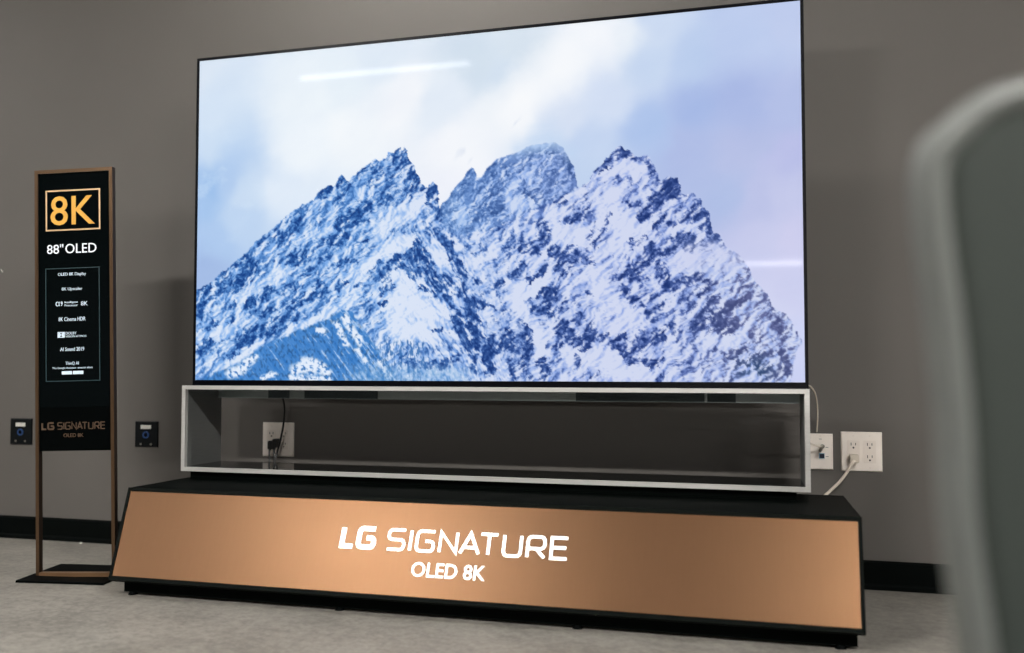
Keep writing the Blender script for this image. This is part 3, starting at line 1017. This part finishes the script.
# ---------------------------------------------------------------- wall plates
def plate_bm(w, h, t=.006):
    bm = bmesh.new(); bmesh.ops.create_cube(bm, size=1, matrix=Matrix.Diagonal((w, t, h, 1)))
    for v in bm.verts:
        if v.co.y < 0: v.co.x *= (w - .006) / w; v.co.z *= (h - .006) / h
        v.co.y -= t / 2
    return bm
def screw(x, z, par, y=-.0064, r=.0028):
    bm = disc(bmesh.new(), x, z, r, y - .0008, y + .0006, 12); return obj('screw', bm, M['insert'], par)
def socket_holes(bm, x, z, y):
    box(bm, x - .0075, x - .0055, y - .0004, y + .002, z, z + .0085); box(bm, x + .0052, x + .0072, y - .0004, y + .002, z + .0008, z + .0082)
    disc(bm, x, z - .0065, .0027, y - .0004, y + .002, 12); return bm
def double_outlet(name, label, x, z, w, h, uppers):
    t = thing(name, label, 'outlet', (x, 0, z))
    obj('plate', plate_bm(w, h), M['plate'], t, bevel=.001)
    for s in (-1, 1):
        cx = s * w * .195
        i_ = obj('socket_insert', prism_y(bmesh.new(), rrect(cx - .0175, cx + .0175, -.034, .034, .002, 2), -.0078, -.004), M['insert'], t)
        for zz in (.0185, -.0185):
            obj('socket_holes', socket_holes(bmesh.new(), cx, zz, -.0080), M['hole'], i_)
        for zz in (.048, -.048): screw(cx, zz, t)
    return t
double_outlet('wall_outlet', 'ivory double wall outlet with a white cord plugged in, right of the stand', 1.1469, .4116, .1175, .1205, None)
double_outlet('wall_outlet', 'ivory double wall outlet seen through the open stand behind the black plugs', -.8005, .4078, .1245, .1235, None)
npl = thing('network_plate', 'narrow ivory wall plate with cable connector and blue jack beside the stand', 'wall plate', (1.0300, 0, .4090))
obj('plate', plate_bm(.0735, .1110), M['plate'], npl, bevel=.001)
o = obj('coax_connector', disc(bmesh.new(), .0055, .0170, .0062, -.020, -.004, 12), M['metal'], npl); o['label'] = 'metal screw connector'
o = obj('jack_rim', B(-.0045, .0115, -.0085, -.004, -.0205, -.0045), M['jack_rim'], npl)
obj('jack', B(-.0028, .0108, -.0092, -.005, -.0195, -.0062), M['jack'], npl)['label'] = 'blue network jack'
for a, b in ((.0190, .0130), (.0190, -.0150), (0, .038)): obj('printed_mark', B(a - .004, a + .004, -.0066, -.0055, b, b + .0012), M['hole'], npl)
for zz in (.0475, -.0475): screw(0, zz, npl)

def av_plate(label, x, z, w, h):
    t = thing('av_wall_plate', label, 'wall plate', (x, 0, z))
    obj('plate', plate_bm(w, h), M['av_plate'], t, bevel=.001)
    obj('label_strip', B(-.023, .021, -.0072, -.0055, .020, .0345), M['av_label'], t)
    bm = bmesh.new(); r0, r1, n = .0085, .0130, 24
    ring = [[bm.verts.new((r * math.cos(2 * PI * i / n), y, -.002 + r * math.sin(2 * PI * i / n))) for i in range(n)] for r, y in ((r1, -.005), (r1, -.0105), (r0, -.0105), (r0, -.005))]
    for k in range(3):
        for i in range(n): bm.faces.new((ring[k][i], ring[k][(i + 1) % n], ring[k + 1][(i + 1) % n], ring[k + 1][i]))
    obj('connector_ring', bm, M['av_blue'], t)['label'] = 'blue connector ring'
    obj('connector_core', disc(bmesh.new(), 0, -.002, .0083, -.0085, -.005, 18), M['bezel'], t)
    for s in (-1, 1):
        obj('button', disc(bmesh.new(), s * .022, -.0370, .0040, -.0082, -.005, 14), M['metal'], t)
    return t
av_plate('black wall plate with white label and blue connector left of the sign', -1.9123, .4157, .103, .104)
av_plate('black wall plate with white label and blue connector between sign and stand', -1.3462, .4158, .101, .0975)

# ---------------------------------------------------------------- cords
def cord(name, label, P, r, mat, n=8):
    t = thing(name, label, 'cord', tuple(P[0]))
    o = obj('cable', tube(bmesh.new(), [Vector(p) - Vector(P[0]) for p in catmull(P)], r, n), mat, t, smooth=True)
    return t
w = cord('power_cord', 'white power cord plugged into right outlet and dropping behind the plinth', [(1.1245, -.034, .3855), (1.115, -.040, .376), (1.099, -.046, .349), (1.078, -.054, .322), (1.050, -.066, .295), (1.025, -.08, .268), (1.0, -.085, .20), (.97, -.08, .08), (.93, -.075, .012), (.70, -.07, .010)], .0048, M['white_cord'])
bm = prism_y(bmesh.new(), rrect(-.013, .013, -.014, .012, .004, 3), -.024, 0); bmesh.ops.translate(bm, verts=bm.verts, vec=(-.0003, .0259, .0076))
obj('plug', bm, M['white_cord'], w, bevel=.002)
cord('signal_cable', 'thin white cable looping from the television corner down beside the right stand edge', [(.970, -.225, .615), (.985, -.19, .614), (.998, -.15, .607), (1.010, -.11, .590), (1.018, -.07, .560), (1.0215, -.04, .525), (1.021, -.018, .487), (1.020, -.010, .470)], .0024, M['white_cord'], 6)
cx_ = cord('coax_cable', 'short pale cable on the connector of the narrow wall plate', [(1.0340, -.022, .4255), (1.0250, -.034, .4265), (1.0090, -.045, .4320), (.9960, -.060, .4380), (.9840, -.080, .4460), (.9755, -.100, .462), (.9735, -.108, .50), (.9735, -.108, .56)], .0028, M['white_cord'], 6)
obj('connector_sleeve', tube(bmesh.new(), [(.0010, .004, .0008), (-.0030, -.012, -.0040), (-.0080, -.020, -.0130)], .0045, 8), M['metal'], cx_)
bk = cord('black_power_cord', 'black cord hanging inside the open stand with two plugs in the outlet', [(-.7410, -.100, .5640), (-.7400, -.085, .545), (-.7440, -.070, .510), (-.7560, -.055, .460), (-.7720, -.045, .405), (-.7840, -.040, .370), (-.7880, -.043, .352), (-.7900, -.05, .33), (-.79, -.06, .25)], .0036, M['black_cord'])
for a, zz in ((-.0735, -.1760), (-.0550, -.1690)):
    bm = prism_y(bmesh.new(), rrect(a - .0085, a + .0085, zz - .014, zz + .017, .004, 3), .058, .090)
    pg = obj('plug', bm, M['black_cord'], bk, bevel=.002)
    obj('plug_lead', tube(bmesh.new(), catmull([(a, .062, zz - .012), (a - .001, .058, zz - .030), (a + .004, .052, zz - .055), (a + .01, .045, zz - .10)]), .0040, 8), M['black_cord'], pg, smooth=True)

# ---------------------------------------------------------------- foreground chair, turned away from the wall
cam_m = bpy.context.scene.camera.matrix_world
ch_yaw = .2963
ex_ = Vector((.9565, .2918, 0)); ey_ = Vector((-.2918, .9565, 0))
base = Vector(CAM_LOC) + ey_ * .65 + ex_ * .537
chair = thing('chair', 'blurred grey green chair back close in the right foreground', 'chair', (base.x, base.y, 0), (0, 0, ch_yaw))
HX = [(-.203, .40), (-.205, .43), (-.207, .455), (-.2154, .541), (-.2150, .606), (-.2185, .678), (-.2215, .711), (-.2235, .750), (-.2222, .773), (-.2155, .793), (-.2020, .811), (-.1820, .827), (-.1550, .837), (-.11, .843), (-.055, .848), (0, .850)]
left_ = catmull([(x, 0, z) for x, z in HX], 4)
outline = left_ + [Vector((-p.x, 0, p.z)) for p in left_[-2::-1]]
def curve_back(x, z):                                    # the back is gently dished and leans
    return -.35 * (x * x - .05) * .4 + (z - .6) * .07
R_ = .012
rim_pts = [Vector((p.x * (1 - R_ / .22), curve_back(p.x, p.z), p.z - (R_ if p.z > .783 else 0) * min(1, max(0, (p.z - .783) / .03)))) for p in outline]
obj('back_rim', tube(bmesh.new(), rim_pts, R_, 12), M['chair_rim'], chair, smooth=True)['label'] = 'pale rounded rim of the chair back'
bm = bmesh.new(); rows = []
zs_ = [.40 + (.850 - .40) * i / 24 for i in range(25)]
hw = lambda z: abs(np.interp(z, [p.z for p in left_], [p.x for p in left_])) - R_
for side in (-.006, .006):
    g = []
    for z in zs_:
        h_ = hw(z) if z < .845 else hw(.845) * .6
        zz = min(z, .837)
        g.append([bm.verts.new((h_ * (k / 8 - 1), curve_back(h_ * (k / 8 - 1), zz) + side, zz)) for k in range(17)])
    rows.append(g)
for g in rows:
    for i in range(24):
        for k in range(16): bm.faces.new((g[i][k], g[i][k + 1], g[i + 1][k + 1], g[i + 1][k]))
a, b = rows
for i in range(24):
    for k in (0, 16): bm.faces.new((a[i][k], a[i + 1][k], b[i + 1][k], b[i][k]))
for k in range(16):
    for i in (0, 24): bm.faces.new((a[i][k], a[i][k + 1], b[i][k + 1], b[i][k]))
bmesh.ops.remove_doubles(bm, verts=bm.verts, dist=1e-5)
obj('back_panel', bm, M['chair_pad'], chair, smooth=True)['label'] = 'darker grey green panel of the chair back'
bm = bmesh.new(); prism_y(bm, rrect(-.21, .21, -.22, .22, .07, 6), -.02, .02)
bmesh.ops.transform(bm, matrix=Matrix.Translation((0, -.235, .43)) @ Matrix.Rotation(PI / 2, 4, 'X'), verts=bm.verts)
obj('seat', bm, M['chair_pad'], chair, bevel=.008)
for sx in (-1, 1):
    for y0, y1 in ((-.05, .005), (-.41, -.43)):
        obj('leg', tube(bmesh.new(), [(sx * .165, y0, .415), (sx * .185, y1, 0)], [.012, .009], 10), M['chair_leg'], chair, smooth=True)

# ---------------------------------------------------------------- bits on floor and wall
bm = bmesh.new(); vs = [bm.verts.new(p) for p in ((-.011, -.004, 0), (.009, -.006, 0), (.012, .004, 0), (-.008, .006, 0), (-.006, -.003, .008), (.005, -.003, .010), (.006, .003, .007), (-.004, .004, .009))]
for f in ((0, 3, 2, 1), (4, 5, 6, 7), (0, 1, 5, 4), (1, 2, 6, 5), (2, 3, 7, 6), (3, 0, 4, 7)): bm.faces.new([vs[i] for i in f])
o = obj('paper_scrap', bm, M['paper']); o.location = (-1.6063, -.030, 0); o.scale = (.6, .6, .5); tag(o, 'tiny white paper scrap on the floor against the black baseboard', 'scrap')
pin = thing('wall_pin', 'tiny pale pin stuck in the wall far left of the sign', 'pin', (-2.0186, 0, 1.0521))
obj('pin_head', tube(bmesh.new(), [(-.004, -.006, .005), (.004, -.006, -.005)], .0020, 8), M['paper'], pin)
obj('pin_shaft', tube(bmesh.new(), [(0, 0, 0), (0, -.006, 0)], .0012, 6), M['metal'], pin)

# ---------------------------------------------------------------- ceiling lamps
def lamp(name='ceiling_lamp', label='long slim white ceiling lamp', group='slim ceiling lamps of the showroom', glow='lamp_glow'):
    t = thing(name, label, 'lamp', (0, 0, 2.60), group=group)
    obj('housing', B(-.575, .575, -.05, .05, -.035, 0), M['lamp_body'], t, bevel=.004)
    obj('diffuser', prism_x(bmesh.new(), [(-.034, -.034), (-.030, -.046), (-.015, -.050), (.015, -.050), (.030, -.046), (.034, -.034)], -.565, .565), M[glow], t)
    for s in (-1, 1):
        obj('end_cap', B(s * .570 - .006, s * .570 + .006, -.038, .038, -.052, -.034), M['lamp_body'], t)
    return t
l0 = lamp()
for i, (lx, ly) in enumerate(LAMPS):
    o = l0 if i == 0 else copy_tree(l0)
    o.location = (lx, ly, 2.60)
l1 = lamp('added_wall_lamp', 'added dim slim ceiling lamp out of view, brightening the upper wall', 'added dim ceiling lamps along the wall', 'added_wall_glow')  # unseen lamps added to make the wall brighter towards the top
for i, (lx, ly) in enumerate(ADDED_WALL_LAMPS):
    o = l1 if i == 0 else copy_tree(l1)
    o.location = (lx, ly, 2.60)

# one pendant far behind the camera, seen only as a streak mirrored in the screen
t = thing('pendant_lamp', 'long white pendant lamp hanging far down the showroom', 'lamp', (1.42, -14.2, 2.60))
obj('housing', B(-.60, .60, -.04, .04, -.09, -.06), M['lamp_body'], t, bevel=.004)
obj('diffuser', prism_x(bmesh.new(), [(-.036, -.09), (-.036, -.128), (-.028, -.136), (.028, -.136), (.036, -.128), (.036, -.09)], -.595, .595), M['pendant_glow'], t)
for s in (-1, 1): obj('hanger', tube(bmesh.new(), [(s * .45, 0, -.06), (s * .45, 0, 0)], .004, 8), M['lamp_body'], t)
